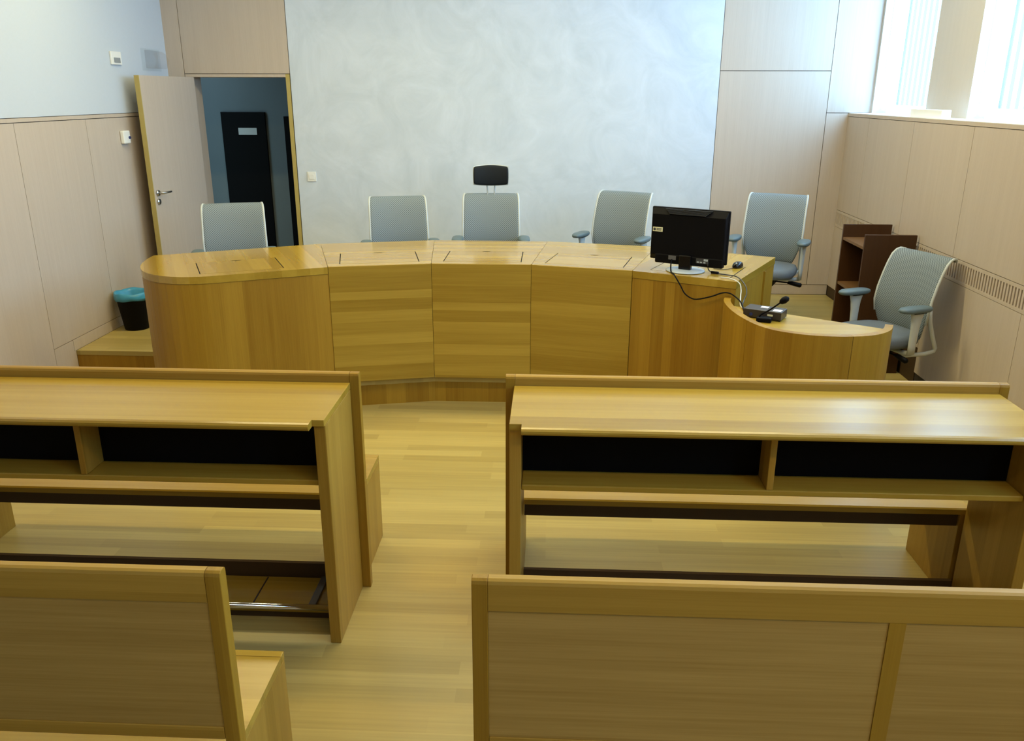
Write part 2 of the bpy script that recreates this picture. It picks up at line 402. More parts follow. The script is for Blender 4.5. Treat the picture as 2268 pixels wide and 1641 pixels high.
# door and its frame
door = struct(B(OX1, -2.460, YB-0.002, YB+0.25, HS, 2.217).build('door_1', M['door_edge']))
B(OX0-0.04, OX1, YB-0.002, YB+0.25, OZ, 2.217).build('head_frame', M['wall_wood_x'], door)
B(OX0-0.04, OX0, YB-0.002, YB+0.25, HS, OZ).build('side_frame', M['wall_wood_x'], door)
leaf = bpy.data.objects.new('door_leaf', None); C.objects.link(leaf); leaf.parent = door
leaf.location = (OX0+0.045, YB-0.01, HS+0.008); leaf.rotation_euler.z = math.radians(-95)
B(0, 0.925, -0.043, -0.001, 0, 2.0).build('leaf_board', M['wall_wood_x'], leaf)
leaf_edge = B(0.925, 0.932, -0.043, -0.001, 0, 2.0).build('edge_lipping', M['door_edge'], leaf)
hx, hz = 0.875, 1.03
h = MB(); h.tube([(hx, 0, hz), (hx, 0.012, hz)], 0.026, 20); h.tube([(hx, 0.0, hz), (hx, 0.045, hz), (hx-0.015, 0.055, hz), (hx-0.06, 0.057, hz), (hx-0.13, 0.055, hz)], 0.0095, 12)
h.build('door_handle', M['steel'], leaf, smooth=True)
h = MB(); h.tube([(hx, 0, hz-0.075), (hx, 0.010, hz-0.075)], 0.025, 20); h.build('lock_escutcheon', M['steel'], leaf, smooth=True)

# corridor beyond the door
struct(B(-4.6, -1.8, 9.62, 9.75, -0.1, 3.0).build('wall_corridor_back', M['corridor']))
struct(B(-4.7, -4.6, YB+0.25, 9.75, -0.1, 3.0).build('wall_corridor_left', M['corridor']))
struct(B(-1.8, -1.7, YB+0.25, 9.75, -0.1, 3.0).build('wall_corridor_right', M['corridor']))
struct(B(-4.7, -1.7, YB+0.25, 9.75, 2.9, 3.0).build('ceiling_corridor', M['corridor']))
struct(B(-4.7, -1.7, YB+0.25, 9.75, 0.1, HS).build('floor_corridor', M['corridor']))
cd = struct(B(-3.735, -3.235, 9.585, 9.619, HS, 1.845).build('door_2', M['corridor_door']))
B(-3.545, -3.335, 9.576, 9.584, 1.60, 1.675).build('sign_plate', M['plate'], cd)
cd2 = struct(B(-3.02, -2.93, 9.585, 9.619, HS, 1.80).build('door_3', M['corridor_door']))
l = area_lamp(-4.0, 8.9, 2.85, 0.5, 0.5, 4.5, (0.75, 0.9, 1.0)); l.name = 'corridor_lamp'

# left wall
lw = struct(B(XL-0.2, XL-0.012, YR, YB+0.02, 0, CEIL).build('wall_left', M['joint']))
B(XL-0.012, XL, YR, YB, 1.888, CEIL).build('plaster_panel', M['white_paint'], lw)
B(XL-0.012, XL+0.004, YR, YB, 1.858, 1.884).build('cap_rail', M['wall_wood_x'], lw)
ys = [-3.0, 0.05, 0.98, 1.90, 2.82, 3.74, 4.70, 5.622, 6.523, 7.43, 8.09]
for i in range(len(ys)-1):
    B(XL-0.012, XL, ys[i]+0.002, ys[i+1]-0.002, 0.27 if ys[i] > 5.5 else 0.10, 1.853).build('wood_panel', M['wall_wood_y'], lw)
bl = struct(B(XL-0.010, XL-0.001, 5.875, YB, HS, 0.266).build('baseboard_left', M['wall_wood_x']))
B(XL-0.010, XL-0.001, 5.625, 5.871, 0.0, 0.266).build('step_board', M['wall_wood_x'], bl)
B(XL-0.010, XL-0.001, 5.8715, 5.894, 0.0, HS-0.002).build('step_board', M['wall_wood_x'], bl)
B(XL-0.010, XL-0.003, YR, 5.62, 0.0, 0.096).build('low_board', M['wall_wood_x'], bl)

# right wall: panelled dado with a ledge, grille band, windows set back above
rw = struct(B(XR+0.012, XR+0.5, YR, YB+0.02, 0, 1.855).build('wall_right', M['joint']))
B(XR, XR+0.03, YR, YB, 1.857, 1.882).build('cap_rail', M['wall_wood_x'], rw)
B(XR+0.004, XR+0.5, YR, YB, 1.8825, 1.887).build('ledge', M['sill'], rw)
yr = [-3.0, 0.08, 1.01, 1.94, 2.87, 3.81, 4.74, 5.675, 6.61, 7.545, 8.09]
for i in range(len(yr)-1):
    B(XR, XR+0.012, yr[i]+0.002, yr[i+1]-0.002, 1.012, 1.853).build('wood_panel', M['wall_wood_y'], rw)
yl = [-3.0, 0.08, 1.94, 3.3, 4.75, 5.965, 8.09]
for i in range(len(yl)-1):
    B(XR-0.0, XR+0.012, yl[i]+0.002, yl[i+1]-0.002, 0.28 if yl[i] > 5.9 else 0.095, 0.852).build('wood_panel', M['wall_wood_y'], rw)
struct(B(XR+0.006, XR+0.012, 5.97, YB, 0.0, 0.279).build('baseboard_right', M['shade_brown']))  # shade below the wall casing painted into the board
gr = thing('vent_grille', 'long slatted wooden vent band let into the panelled right wall below the windows', 'vent', (XR, 5.0, 0.855))
g = MB(); g.box(0.008, 0.0115, -3.0, 3.088, 0.0, 0.153); g.build('dark_backing', M['shade_brown'], gr)
g = MB(); g.box(0.0, 0.010, -3.0, 3.088, 0.0, 0.022); g.box(0.0, 0.010, -3.0, 3.088, 0.131, 0.153); g.build('slat_frame', M['wall_wood_y'], gr)
g = MB(); y = -2.99
while y < 3.08: g.box(0.0005, 0.010, y, y+0.019, 0.022, 0.131); y += 0.034
sl = g.build('slats', M['wall_wood_y'], gr)

WX = 2.905
wins = [(6.92, 8.05), (5.07, 6.23), (3.22, 4.38), (1.37, 2.53), (-0.48, 0.68)]  # last three are guessed windows out of view, added for side light
piers = [(8.05, YB+0.02)] + [(wins[i+1][1], wins[i][0]) for i in range(4)] + [(YR, wins[-1][0])]
for a, b in piers: B(WX, WX+0.22, a, b, 1.887, CEIL).build('pier_panel', M['pier'], rw)
B(WX, WX+0.22, YR, YB, 3.45, CEIL).build('lintel', M['white_paint'], rw)
for i, (a, b) in enumerate(wins):
    f = MB(); z0, z1 = 1.887, 3.45; t = 0.05
    f.box(WX+0.12, WX+0.17, a, a+t, z0, z1); f.box(WX+0.12, WX+0.17, b-t, b, z0, z1)
    f.box(WX+0.12, WX+0.17, a+t, b-t, z0, z0+0.07); f.box(WX+0.12, WX+0.17, a+t, b-t, z1-t, z1)
    wo = struct(f.build('window_%d' % (i+1), M['sill']))
    B(WX+0.143, WX+0.147, a+t, b-t, z0+0.07, z1-t).build('glass_pane', M['glass'], wo)
    bl = thing('vertical_blind', ['white vertical blind in the small window beside the back wall, glowing with daylight',
        'white vertical blind behind the wood pier at the right edge of the view', 'white vertical blind in an unseen side window added for light, third from the back wall',
        'white vertical blind in an unseen side window added for light, fourth from the back wall', 'white vertical blind in an unseen side window added for light, farthest from the back wall'][i], 'blind', (WX+0.055, (a+b)/2, 1.9), 0, 'blinds in the side windows')
    hw = (b-a)/2
    B(-0.02, 0.02, -hw+0.01, hw-0.01, 1.50, 1.545).build('head_rail', M['sill'], bl)
    s_ = MB(); n = 11; st_ = (2*hw-0.02)/n
    for k in range(n):
        yc = -hw+0.01+st_*(k+0.5); hh = st_*0.505; an = math.radians(14)
        dx, dy = hh*math.sin(an), hh*math.cos(an)
        s_.add([(-dx, yc-dy, 0.03), (dx, yc+dy, 0.03), (dx, yc+dy, 1.5), (-dx, yc-dy, 1.5),
                (-dx+0.001, yc-dy, 0.03), (dx+0.001, yc+dy, 0.03), (dx+0.001, yc+dy, 1.5), (-dx+0.001, yc-dy, 1.5)],
               [(0, 1, 2, 3), (7, 6, 5, 4), (0, 4, 5, 1), (3, 2, 6, 7), (0, 3, 7, 4), (1, 5, 6, 2)])
    s_.build('slats', M['blind'], bl)

tag(B(2.735, 2.80, 6.24, 6.78, 1.887, 1.945).build('flat_box', M['paper'], bevel=0.003), 'long low white box lying on the window ledge at the right', 'box')

# ------------------------------------------------------------------ small things on the walls
t = thing('motion_sensor', 'square white wall sensor with grey lens, high on the plaster of the left wall', 'sensor', (XL, 7.115, 2.268))
B(0.001, 0.018, -0.082, 0.082, 0, 0.102).build('housing', M['white_plastic'], t, bevel=0.004)
B(0.018, 0.023, -0.048, 0.052, 0.016, 0.055).build('lens', M['grey_plastic'], t, bevel=0.002)
t = thing('signal_lamp', 'clear acrylic dome lamp on the left wall, above the open door', 'lamp', (XL, 7.762, 2.235))
B(0.001, 0.007, -0.178, 0.178, 0.0, 0.185).build('back_plate', M['acrylic_plate'], t)
pr = [(0.006, 0.02), (0.075, 0.02), (0.10, 0.06), (0.105, 0.095), (0.085, 0.14), (0.05, 0.165), (0.006, 0.175)]
d = MB(); n = len(pr)
d.add([(p[0], -0.12, p[1]) for p in pr]+[(p[0], 0.15, p[1]) for p in pr], [tuple(range(n)), tuple(reversed(range(n, 2*n)))]+[(i, i+n, (i+1) % n+n, (i+1) % n) for i in range(n)])
d.build('dome', M['acrylic'], t, bevel=0.006)
t = thing('intercom_box', 'small white box with dark blue button on the left wood panel beside the door edge', 'switch', (XL, 7.075, 1.642))
B(0.001, 0.035, -0.055, 0.055, 0, 0.105).build('housing', M['white_plastic'], t, bevel=0.008)
bt = MB().super([(0.8, 0.0), (1, 0.004), (0.9, 0.01), (0.3, 0.013)], (0, 0), 0.012, 0.018, 2.2, 20)
bt = bt.build('button', M['blue_plastic'], t); bt.rotation_euler = (0, PI/2, 0); bt.location = (0.033, 0.036, 0.048)
t = thing('light_switch', 'white square light switch on the grey plaster wall right of the doorway', 'switch', (-2.316, YB, 1.238))
B(-0.043, 0.043, -0.010, 0, 0, 0.092).build('surround', M['white_plastic'], t, bevel=0.003)
B(-0.026, 0.026, -0.015, -0.010, 0.022, 0.070).build('rocker', M['white_plastic'], t, bevel=0.002)

# ------------------------------------------------------------------ judges' bench
ZT = 0.985
jb = thing('judges_bench', 'long faceted oak judges bench curving across the stage', 'desk', (-0.455, 5.7, HS))
def sub(a, b): return (a[0]-b[0], a[1]-b[1])
def frame_of(a, b): return (a[0], a[1], math.atan2(b[1]-a[1], b[0]-a[0]))
def shrink(q, g):
    cx = sum(p[0] for p in q)/len(q); cy = sum(p[1] for p in q)/len(q)
    return q
def hatch_rect(a, b, x0, x1, y0, y1):
    an = math.atan2(b[1]-a[1], b[0]-a[0]); ca, sa = math.cos(an), math.sin(an)
    return lambda x, y: (a[0]+ca*x-sa*y, a[1]+sa*x+ca*y)
def top_section(poly, a, b, mat, z0, hx0, hx1, hy0, hy1):
    T = hatch_rect(a, b, 0, 0, 0, 0)
    hole = [T(hx0, hy0), T(hx1, hy0), T(hx1, hy1), T(hx0, hy1)]
    o = MB().prism(poly, z0, ZT, [hole]).build('tabletop', mat, jb, frame_of(a, b), world=True)
    gs, gf = 0.006, 0.003; xm = (hx0+hx1)/2
    lid = [T(hx0+gs, hy0+gf), T(hx1-gs, hy0+gf), T(hx1-gs, hy1-gf)]
    for k in range(9):
        th = PI*k/8; lid.append(T(xm+0.033*math.cos(th), hy1-gf-0.020*math.sin(th)))
    lid.append(T(hx0+gs, hy1-gf))
    hl = MB().prism(lid, ZT-0.0006, ZT+0.0002).build('hatch_lid', mat, jb, frame_of(a, b), world=True)
    cav = [T(hx0+0.0003, hy0+0.0003), T(hx1-0.0003, hy0+0.0003), T(hx1-0.0003, hy1-0.0003), T(hx0+0.0003, hy1-0.0003)]
    MB().prism(cav, z0, ZT-0.0008).build('hatch_gap_shade', M['cavity'], jb, world=True)  # black plate stands in for shade in the lid gaps and finger notch
def off(p, q, d):  # gap at a mitre
    return p
e = 0.0008
def nudge(p, q, s): # shift p,q sideways by s along x
    return (p[0]+s, p[1]), (q[0]+s, q[1])
g = 0.0012
def sec(a, b, qa, qb, ins=0.0):
    A = Vector(a); Bv = Vector(b); t = (Bv-A).normalized(); nrm = Vector((-t.y, t.x))
    ma, mb = (Vector(qa)-A).normalized(), (Vector(qb)-Bv).normalized()
    a2 = A + ma*(ins/ma.dot(nrm)) + t*g; b2 = Bv + mb*(ins/mb.dot(nrm)) - t*g
    return [tuple(a2), tuple(b2), (qb[0]-t.x*g, qb[1]-t.y*g), (qa[0]+t.x*g, qa[1]+t.y*g)]
fac = [(P0, P1, Q0, Q1), (P1, P2, Q1, Q2), (P2, P3, Q2, Q3)]
for a, b, qa, qb in fac:
    W_ = math.dist(a, b); m0 = (W_-0.525)/2
    top_section(sec(a, b, qa, qb, 0.016), a, b, M['oak_top'], ZT-0.035, m0, m0+0.525, 0.085, 0.47)
    pl = sec(a, b, qa, qb, 0.0); A = Vector(pl[0]); Bv = Vector(pl[1]); t = (Bv-A).normalized(); nr = Vector((-t.y, t.x))
    MB().prism([pl[0], pl[1], tuple(Bv+nr*0.0155-t*0.003), tuple(A+nr*0.0155+t*0.003)], 0.195, ZT-0.0003).build('front_panel', M['oak_x_z'], jb, frame_of(a, b), world=True)
for (a, q) in ((P0, Q0), (P1, Q1), (P2, Q2), (P3, Q3)):  # hidden dark strips added behind the seams to stop light leaking through
    an = math.atan2(q[1]-a[1], q[0]-a[0])-PI/2; ca, sa = math.cos(an), math.sin(an)
    R_ = lambda x, y: (a[0]+ca*x-sa*y, a[1]+sa*x+ca*y)
    MB().prism([R_(-0.03, 0.027), R_(0.03, 0.027), R_(0.03, 0.045), R_(-0.03, 0.045)], 0.195, ZT-0.05).build('seam_light_stop', M['joint'], jb, world=True)
    MB().prism([R_(-0.03, 0.027), R_(0.03, 0.027), R_(0.03, 0.88), R_(-0.03, 0.88)], ZT-0.06, ZT-0.046).build('seam_light_stop', M['joint'], jb, world=True)
# right wing
top_section([(P3[0]+g, P3[1]-g), R0, R1, (Q3[0]+g, Q3[1])], P3, R0, M['oak_y_x'], ZT-0.045, 0.085, 0.60, 0.085, 0.47)
def inward(a, b, d0, d1):
    t = (Vector(b)-Vector(a)).normalized(); nr = Vector((-t.y, t.x)); A, Bv = Vector(a), Vector(b)
    return [tuple(A+nr*d0+t*g), tuple(Bv+nr*d0-t*g), tuple(Bv+nr*d1-t*g), tuple(A+nr*d1+t*g)]
MB().prism(inward(P3, R0, 0.003, 0.025), 0.195, ZT-0.047).build('front_panel', M['oak_z_x'], jb, frame_of(P3, R0), world=True)
MB().prism(inward(R0, R1, 0.004, 0.028), 0.19, ZT-0.047).build('side_panel', M['oak_z_x'], jb, frame_of(R0, R1), world=True)
# left wing with its rounded end
lw_poly = ARC + [(P0[0]-g, P0[1]-g), (Q0[0]-g, Q0[1])]
fL = (LT, P0)
WL_ = math.dist(LT, P0)
top_section(lw_poly, LT, P0, M['oak_y_x'], ZT-0.045, WL_-0.775, WL_-0.262, 0.085, 0.47)
pan = inset(ARC + [P0], 0.004)
k = 19
MB().ribbon(pan[:k], 0.195, ZT-0.047, 0.022).build('curved_panel', M['oak_uv'], jb, world=True)
MB().ribbon([pan[k-1], (P0[0]-0.0015, pan[-1][1])], 0.195, ZT-0.047, 0.022).build('front_panel', M['oak_uv'], jb, world=True)
MB().prism(inward(R1, Q3, 0.25, 0.27), 0.2, ZT-0.05).build('rear_upright', M['oak_z_x'], jb, frame_of(R1, Q3), world=True)
MB().prism(inward(Q0, LE, 0.05, 0.07), 0.2, ZT-0.05).build('rear_upright', M['oak_z_x'], jb, frame_of(Q0, LE), world=True)

# ------------------------------------------------------------------ clerk's desk
ck = thing('clerk_desk', 'low curved oak clerk desk wrapped around the right end of the judges bench', 'desk', (1.45, 4.4, 0))
cur = [(1.052, 4.922), (1.030, 4.84), (1.022, 4.72), (1.031, 4.57), (1.058, 4.42), (1.10, 4.29), (1.16, 4.20), (1.24, 4.142), (1.34, 4.104), (1.466, 4.090),
       (1.60, 4.108), (1.70, 4.158), (1.775, 4.235), (1.822, 4.33)]
def smooth_poly(p, n=4):
    o = []
    for i in range(len(p)-1):
        p0, p1, p2, p3 = p[max(i-1, 0)], p[i], p[i+1], p[min(i+2, len(p)-1)]
        for j in range(n):
            t = j/n
            o.append(tuple(0.5*(2*p1[k]+(p2[k]-p0[k])*t+(2*p0[k]-5*p1[k]+4*p2[k]-p3[k])*t*t+(-p0[k]+3*p1[k]-3*p2[k]+p3[k])*t**3) for k in (0, 1)))
    return o+[p[-1]]
cs = smooth_poly(cur)
cuts = [0, 17, 38, len(cs)-1]
for i in range(3):
    run = [Vector(p) for p in cs[cuts[i]:cuts[i+1]+1]]
    if i > 0: run[0] = run[0]+(run[1]-run[0]).normalized()*0.0013
    if i < 2: run[-1] = run[-1]+(run[-2]-run[-1]).normalized()*0.0013
    MB().ribbon(run, 0.0, 0.89, 0.040).build('curved_panel', M['oak_uv'], ck, world=True)
    if i < 2:
        a, b = Vector(cs[cuts[i+1]-1]), Vector(cs[cuts[i+1]+1]); t = (b-a).normalized(); p = Vector(cs[cuts[i+1]])+Vector((-t.y, t.x))*0.002
        MB().ribbon([p-t*0.005, p+t*0.005], 0.0, 0.8885, 0.036).build('panel_joint', M['joint'], ck, world=True)
ins = inset(cs, 0.0405)
dk = [p for p in ins if p[1] < 4.83][0:]
desk_poly = dk + [(1.785, 4.335), (1.30, 4.655), (1.13, 4.775)]
desk_poly = [p for p in desk_poly]
MB().prism(desk_poly, 0.835, 0.866).build('worktop', M['oak_x_y'], ck, world=True)

# ------------------------------------------------------------------ desks and benches of the parties
def make_desk():
    d = thing('party_desk', 'x', 'desk', (0, 0, 0))
    Wd = 1.885
    B(0, Wd, 0.05, 0.452, 0.922, 0.948).build('desktop', M['oak_x_y'], d, bevel=0.002)
    nz = [(0.052, 0.948), (0.02, 0.948), (0.008, 0.946), (0.001, 0.940), (0.0, 0.933), (0.003, 0.926), (0.010, 0.922), (0.052, 0.922)]
    MB().prism_x(nz, 0.044, Wd-0.044).build('nosing', M['oak_x_y'], d)
    for x in (0, Wd-0.042): B(x, x+0.042, 0.062, 0.452, 0, 0.921).build('end_panel', M['oak_z_y'], d, bevel=0.003)
    B(0.043, Wd-0.043, 0.10, 0.45, 0.664, 0.687).build('shelf', M['oak_x_y'], d, bevel=0.004)
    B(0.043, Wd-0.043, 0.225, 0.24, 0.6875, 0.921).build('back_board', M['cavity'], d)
    B(Wd/2-0.012, Wd/2+0.012, 0.10, 0.224, 0.6875, 0.921).build('divider', M['oak_z_y'], d, bevel=0.003)
    B(0.043, Wd-0.043, 0.215, 0.445, 0.03, 0.045).build('foot_board', M['oak_x_y'], d)
    B(0.043, Wd-0.043, 0.222, 0.236, 0.0, 0.03).build('foot_board_plinth', M['shade_brown'], d)  # dark brown gives the shaded front face of the board
    for x in (0.30, 0.68, 1.06, 1.47): MB().box(x, x+0.006, 0.222, 0.44, 0.0452, 0.0462).build('board_joint', M['joint'], d)
    f = MB(); f.box(Wd-0.175, Wd-0.145, 0.225, 0.44, 0.0452, 0.058); f.build('cable_duct', M['duct'], d, bevel=0.002)
    f = MB(); f.tube([(0.043, 0.19, 0.071), (Wd-0.043, 0.19, 0.071)], 0.0125, 16); f.build('foot_rail', M['chrome'], d, smooth=True)
    return d
desk = make_desk()
desk.location = (-2.68, 2.65, 0)
desk['label'] = 'oak desk left of the aisle, with open shelf and chrome foot rail'
dup(desk, (-0.135, 2.65, 0), 0, 'oak desk right of the aisle, window light shining on its top')

def make_bench():
    b = thing('court_bench', 'x', 'bench', (0, 0, 0))
    Wb = 1.955; T = 0.036
    tr = [(0, 0.905), (0, 0.975), (0.003, 0.983), (0.010, 0.987), (T-0.010, 0.987), (T-0.003, 0.983), (T, 0.975), (T, 0.905)]
    MB().prism_x(tr, 0.0385, Wb-0.0385).build('top_rail', M['rail_x'], b)
    for x in (0, Wb-0.038):
        MB().prism_x([(0, 0), (0, 0.975), (0.003, 0.983), (0.010, 0.987), (T-0.010, 0.987), (T-0.003, 0.983), (T, 0.975), (T, 0)], x, x+0.038).build('stile', M['oak_z_x'], b, bevel=0.002)
    B(Wb/2-0.019, Wb/2+0.019, 0.0, T, 0.541, 0.904).build('centre_stile', M['oak_z_x'], b)
    B(0.0385, Wb-0.0385, 0.0, T, 0.503, 0.5405).build('bottom_rail', M['rail_x'], b, bevel=0.002)
    for x0, x1 in ((0.0385, Wb/2-0.0195), (Wb/2+0.0195, Wb-0.0385)):
        B(x0, x1, 0.003, T-0.004, 0.541, 0.904).build('back_panel', M['veneer_x'], b)
    i0 = 0.035
    sp = [(T+0.001, 0.402), (T+0.001, 0.424), (T+0.006, 0.43), (0.417, 0.43), (0.417, 0.402)]
    MB().prism_x(sp, i0, Wb-i0).build('seat', M['oak_x_y'], b)
    B(i0, Wb-i0, 0.4195, 0.447, 0.402, 0.43).build('seat_edge', M['oak_x_y'], b, bevel=0.002)
    B(i0+0.042, Wb-i0-0.042, T+0.012, T+0.03, 0.345, 0.4015).build('seat_beam', M['shade_brown'], b)  # beam coloured as it looks in shade under the seat
    for x in (i0, Wb-i0-0.04): B(x, x+0.04, T+0.001, 0.446, 0, 0.4015).build('end_panel', M['oak_z_y'], b, bevel=0.002)
    B(i0+0.042, Wb-i0-0.042, 0.0, 0.018, 0.0, 0.11).build('floor_rail', M['shade_brown'], b)  # rear face shade put into the rail's colour
    return b
bench = make_bench(); bench.location = (-2.715, 3.105, 0)
bench['label'] = 'oak bench facing the judges, joined to the back of the left desk'
dup(bench, (-0.170, 3.105, 0), 0, 'oak bench facing the judges, joined to the back of the right desk')
dup(bench, (-2.715, 1.650, 0), 0, 'panelled oak bench seen from behind, nearest the viewer on the left')
dup(bench, (-0.170, 1.650, 0), 0, 'panelled oak bench seen from behind, nearest the viewer on the right')

# ------------------------------------------------------------------ office chairs
def make_chair(name, headrest=False):
    c = thing(name, 'x', 'chair', (0, 0, 0), 0, 'grey mesh office chairs')
    prof = [(0.215, 0.475, 0.175), (0.196, 0.53, 0.200), (0.184, 0.60, 0.226), (0.180, 0.68, 0.238), (0.195, 0.77, 0.238), (0.222, 0.86, 0.236),
            (0.252, 0.94, 0.235), (0.280, 0.995, 0.234), (0.303, 1.022, 0.231), (0.325, 1.032, 0.226), (0.350, 1.026, 0.216), (0.366, 1.008, 0.200)]
    def back(u, i):
        y, z, hw = prof[i]; x = u*hw; k = 0.030*(1-max(0, (i-7)/5.0))
        return (x, y - k*u*u, z)
    m = MB(); n = 16; run = 0
    for i in range(len(prof)):
        if i: run += math.hypot(prof[i][0]-prof[i-1][0], prof[i][1]-prof[i-1][1])
        for k in range(n+1):
            u = -1+2*k/n; m.uv[len(m.v)] = (u*prof[i][2], run); m.v.append(back(u, i))
    for i in range(len(prof)-1):
        for k in range(n): a = i*(n+1)+k; m.f.append((a, a+1, a+n+2, a+n+1))
    m.build('backrest', M['mesh'], c, smooth=True, solid=0.014, subd=1)
    f = MB()
    path = [back(-1, i) for i in range(2, len(prof))] + [back(u, len(prof)-1) for u in (-0.6, 0, 0.6)] + [back(1, i) for i in range(len(prof)-1, 1, -1)]
    f.tube([(p[0]*1.012, p[1]+0.004, p[2]) for p in path], 0.009, 8)
    for s in (-1, 1):
        f.tube([(s*0.236, 0.168, 0.70), (s*0.238, 0.182, 0.62), (s*0.236, 0.225, 0.52), (s*0.228, 0.275, 0.43), (s*0.222, 0.275, 0.405), (s*0.20, 0.22, 0.385), (s*0.15, 0.05, 0.375)], 0.015, 8)
    f.build('back_frame', M['frame'], c, smooth=True)
    MB().super([(0.1, 0.492), (0.6, 0.496), (0.86, 0.497), (0.95, 0.489), (1.0, 0.465), (0.985, 0.435), (0.93, 0.415), (0.5, 0.405), (0.1, 0.405)], (0, -0.035), 0.248, 0.238, 3.0, 44).build('seat', M['seat'], c, smooth=True)
    for s in (-1, 1):
        a = MB()
        rings = [(0.385, 0.030, 0.016), (0.45, 0.030, 0.016), (0.56, 0.034, 0.017), (0.62, 0.042, 0.019), (0.655, 0.052, 0.022), (0.672, 0.056, 0.024)]
        nn = 16; n0 = len(a.v)
        for z, ry, rx in rings:
            for k in range(nn):
                th = 2*PI*k/nn; a.v.append((s*(0.272+0.006*(z-0.385)/0.3)+rx*math.cos(th), 0.02+ry*math.sin(th), z))
        for i in range(len(rings)-1):
            for k in range(nn): q = (k+1) % nn; a.f.append((n0+i*nn+k, n0+i*nn+q, n0+(i+1)*nn+q, n0+(i+1)*nn+k))
        a.f.append(tuple(range(n0, n0+nn))); a.f.append(tuple(n0+(len(rings)-1)*nn+k for k in range(nn)))
        a.tube([(s*0.272, 0.02, 0.392), (s*0.20, 0.02, 0.378), (s*0.10, 0.02, 0.378)], 0.016, 8)
        ar = a.build('armrest', M['frame'], c, smooth=True)
        p = MB(); p.super([(0.5, 0.676), (0.90, 0.677), (1.0, 0.688), (0.98, 0.700), (0.88, 0.707), (0.4, 0.709)], (s*0.278, 0.0), 0.050, 0.130, 2.6, 32)
        p.build('arm_pad', M['pad'], ar, smooth=True)
        B(s*0.278-0.03, s*0.278+0.03, -0.03, 0.07, 0.667, 0.678).build('pad_bracket', M['black'], ar, bevel=0.003)
    B(-0.09, 0.09, -0.12, 0.12, 0.335, 0.402).build('tilt_mechanism', M['black'], c, bevel=0.015)
    l = MB(); l.tube([(0.08, -0.03, 0.365), (0.22, -0.03, 0.362)], 0.006, 8); l.tube([(0.19, -0.03, 0.362), (0.22, -0.03, 0.361), (0.29, -0.03, 0.350), (0.30, -0.03, 0.348)], [0.010, 0.017, 0.019, 0.012], 10)
    l.build('height_lever', M['black'], c, smooth=True)
    MB().lathe([(0.028, 0.10), (0.028, 0.23), (0.019, 0.231), (0.019, 0.34)], n=18).build('gas_column', M['black'], c, smooth=False)
    MB().lathe([(0.04, 0.06), (0.045, 0.08), (0.042, 0.115), (0.03, 0.12)], n=18).build('base_hub', M['dark_grey'], c, smooth=True)
    for k in range(5):
        an = 2*PI*k/5+0.3; ca, sa = math.cos(an), math.sin(an)
        lg = MB(); lg.tube([(0.03*ca, 0.03*sa, 0.092), (0.17*ca, 0.17*sa, 0.085), (0.305*ca, 0.305*sa, 0.066)], [0.024, 0.020, 0.014], 8)
        lo = lg.build('base_leg', M['steel'], c, smooth=True)
        w_ = MB()
        for o_ in (-0.016, 0.016):
            px, py = 0.30*ca-sa*o_, 0.30*sa+ca*o_
            w_.tube([(px+sa*0.009, py-ca*0.009, 0.028), (px-sa*0.009, py+ca*0.009, 0.028)], 0.028, 16)
        w_.build('caster', M['black'], lo)
    if headrest:
        p = MB()
        for s in (-1, 1): p.tube([(s*0.030, 0.300, 1.00), (s*0.030, 0.315, 1.06), (s*0.036, 0.305, 1.13), (s*0.036, 0.30, 1.16)], 0.0065, 8)
        p.build('headrest_posts', M['frame'], c, smooth=True)
        def pad(hw, hh, y0, y1, bulge):
            m = MB(); nu, nv = 14, 8; z0 = 1.190
            def pt(i, j, y):
                u = -1+2*i/nu; v = -1+2*j/nv
                x = u*hw*(1-0.02*v*v); zz = z0+v*(hh+0.012*(1-u*u))
                return (x, y - 0.035*u*u + bulge*(u*u*0.3+v*v*0.7)*0.5, zz)
            for y in (y0, y1):
                for j in range(nv+1):
                    for i in range(nu+1): m.v.append(pt(i, j, y))
            N_ = (nu+1)*(nv+1)
            for j in range(nv):
                for i in range(nu):
                    a = j*(nu+1)+i; m.f.append((a, a+1, a+nu+2, a+nu+1)); m.f.append((N_+a, N_+a+nu+1, N_+a+nu+2, N_+a+1))
            for i in range(nu):
                a = i; m.f.append((a, N_+a, N_+a+1, a+1)); a = nv*(nu+1)+i; m.f.append((a, a+1, N_+a+1, N_+a))
            for j in range(nv):
                a = j*(nu+1); m.f.append((a, a+nu+1, N_+a+nu+1, N_+a)); a = j*(nu+1)+nu; m.f.append((a, N_+a, N_+a+nu+1, a+nu+1))
            return m
        hr = pad(0.148, 0.072, 0.268, 0.298, 0.03).build('headrest', M['headrest'], c, smooth=False, bevel=0.014, seg=3)
        for pp in hr.data.polygons: pp.use_smooth = True
        pad(0.153, 0.077, 0.300, 0.310, 0.0).build('headrest_shell', M['frame'], c, bevel=0.004)
    return c
def raise_seat(c, dz):              # every base stands on its floor; only the part above the gas column moves
    for k in c.children:
        if not k.name.startswith(('base_', 'gas_')): k.location.z += dz
ch = make_chair('office_chair')
G_ = 'grey mesh office chairs'
c2 = dup(ch, (-1.238, 6.774, HS), 0.228, 'grey mesh office chair between the doorway chair and the headrest chair', G_); raise_seat(c2, 0.006)
c4 = dup(ch, (0.506, 6.970, HS), -0.463, 'grey mesh office chair just left of the black monitor', G_); raise_seat(c4, 0.039)
c5 = dup(ch, (1.787, 6.880, HS), -0.415, 'grey mesh office chair behind the right end of the judges bench, right of the monitor', G_); raise_seat(c5, 0.039)
c6 = dup(ch, (2.262, 5.585, 0), -1.17, 'grey mesh office chair at the low clerk desk beside the wall vent', G_); raise_seat(c6, -0.005)
for k in c6.children:
    if k.name.startswith(('armrest', 'seat', 'tilt', 'height')): k.location.z += 0.04
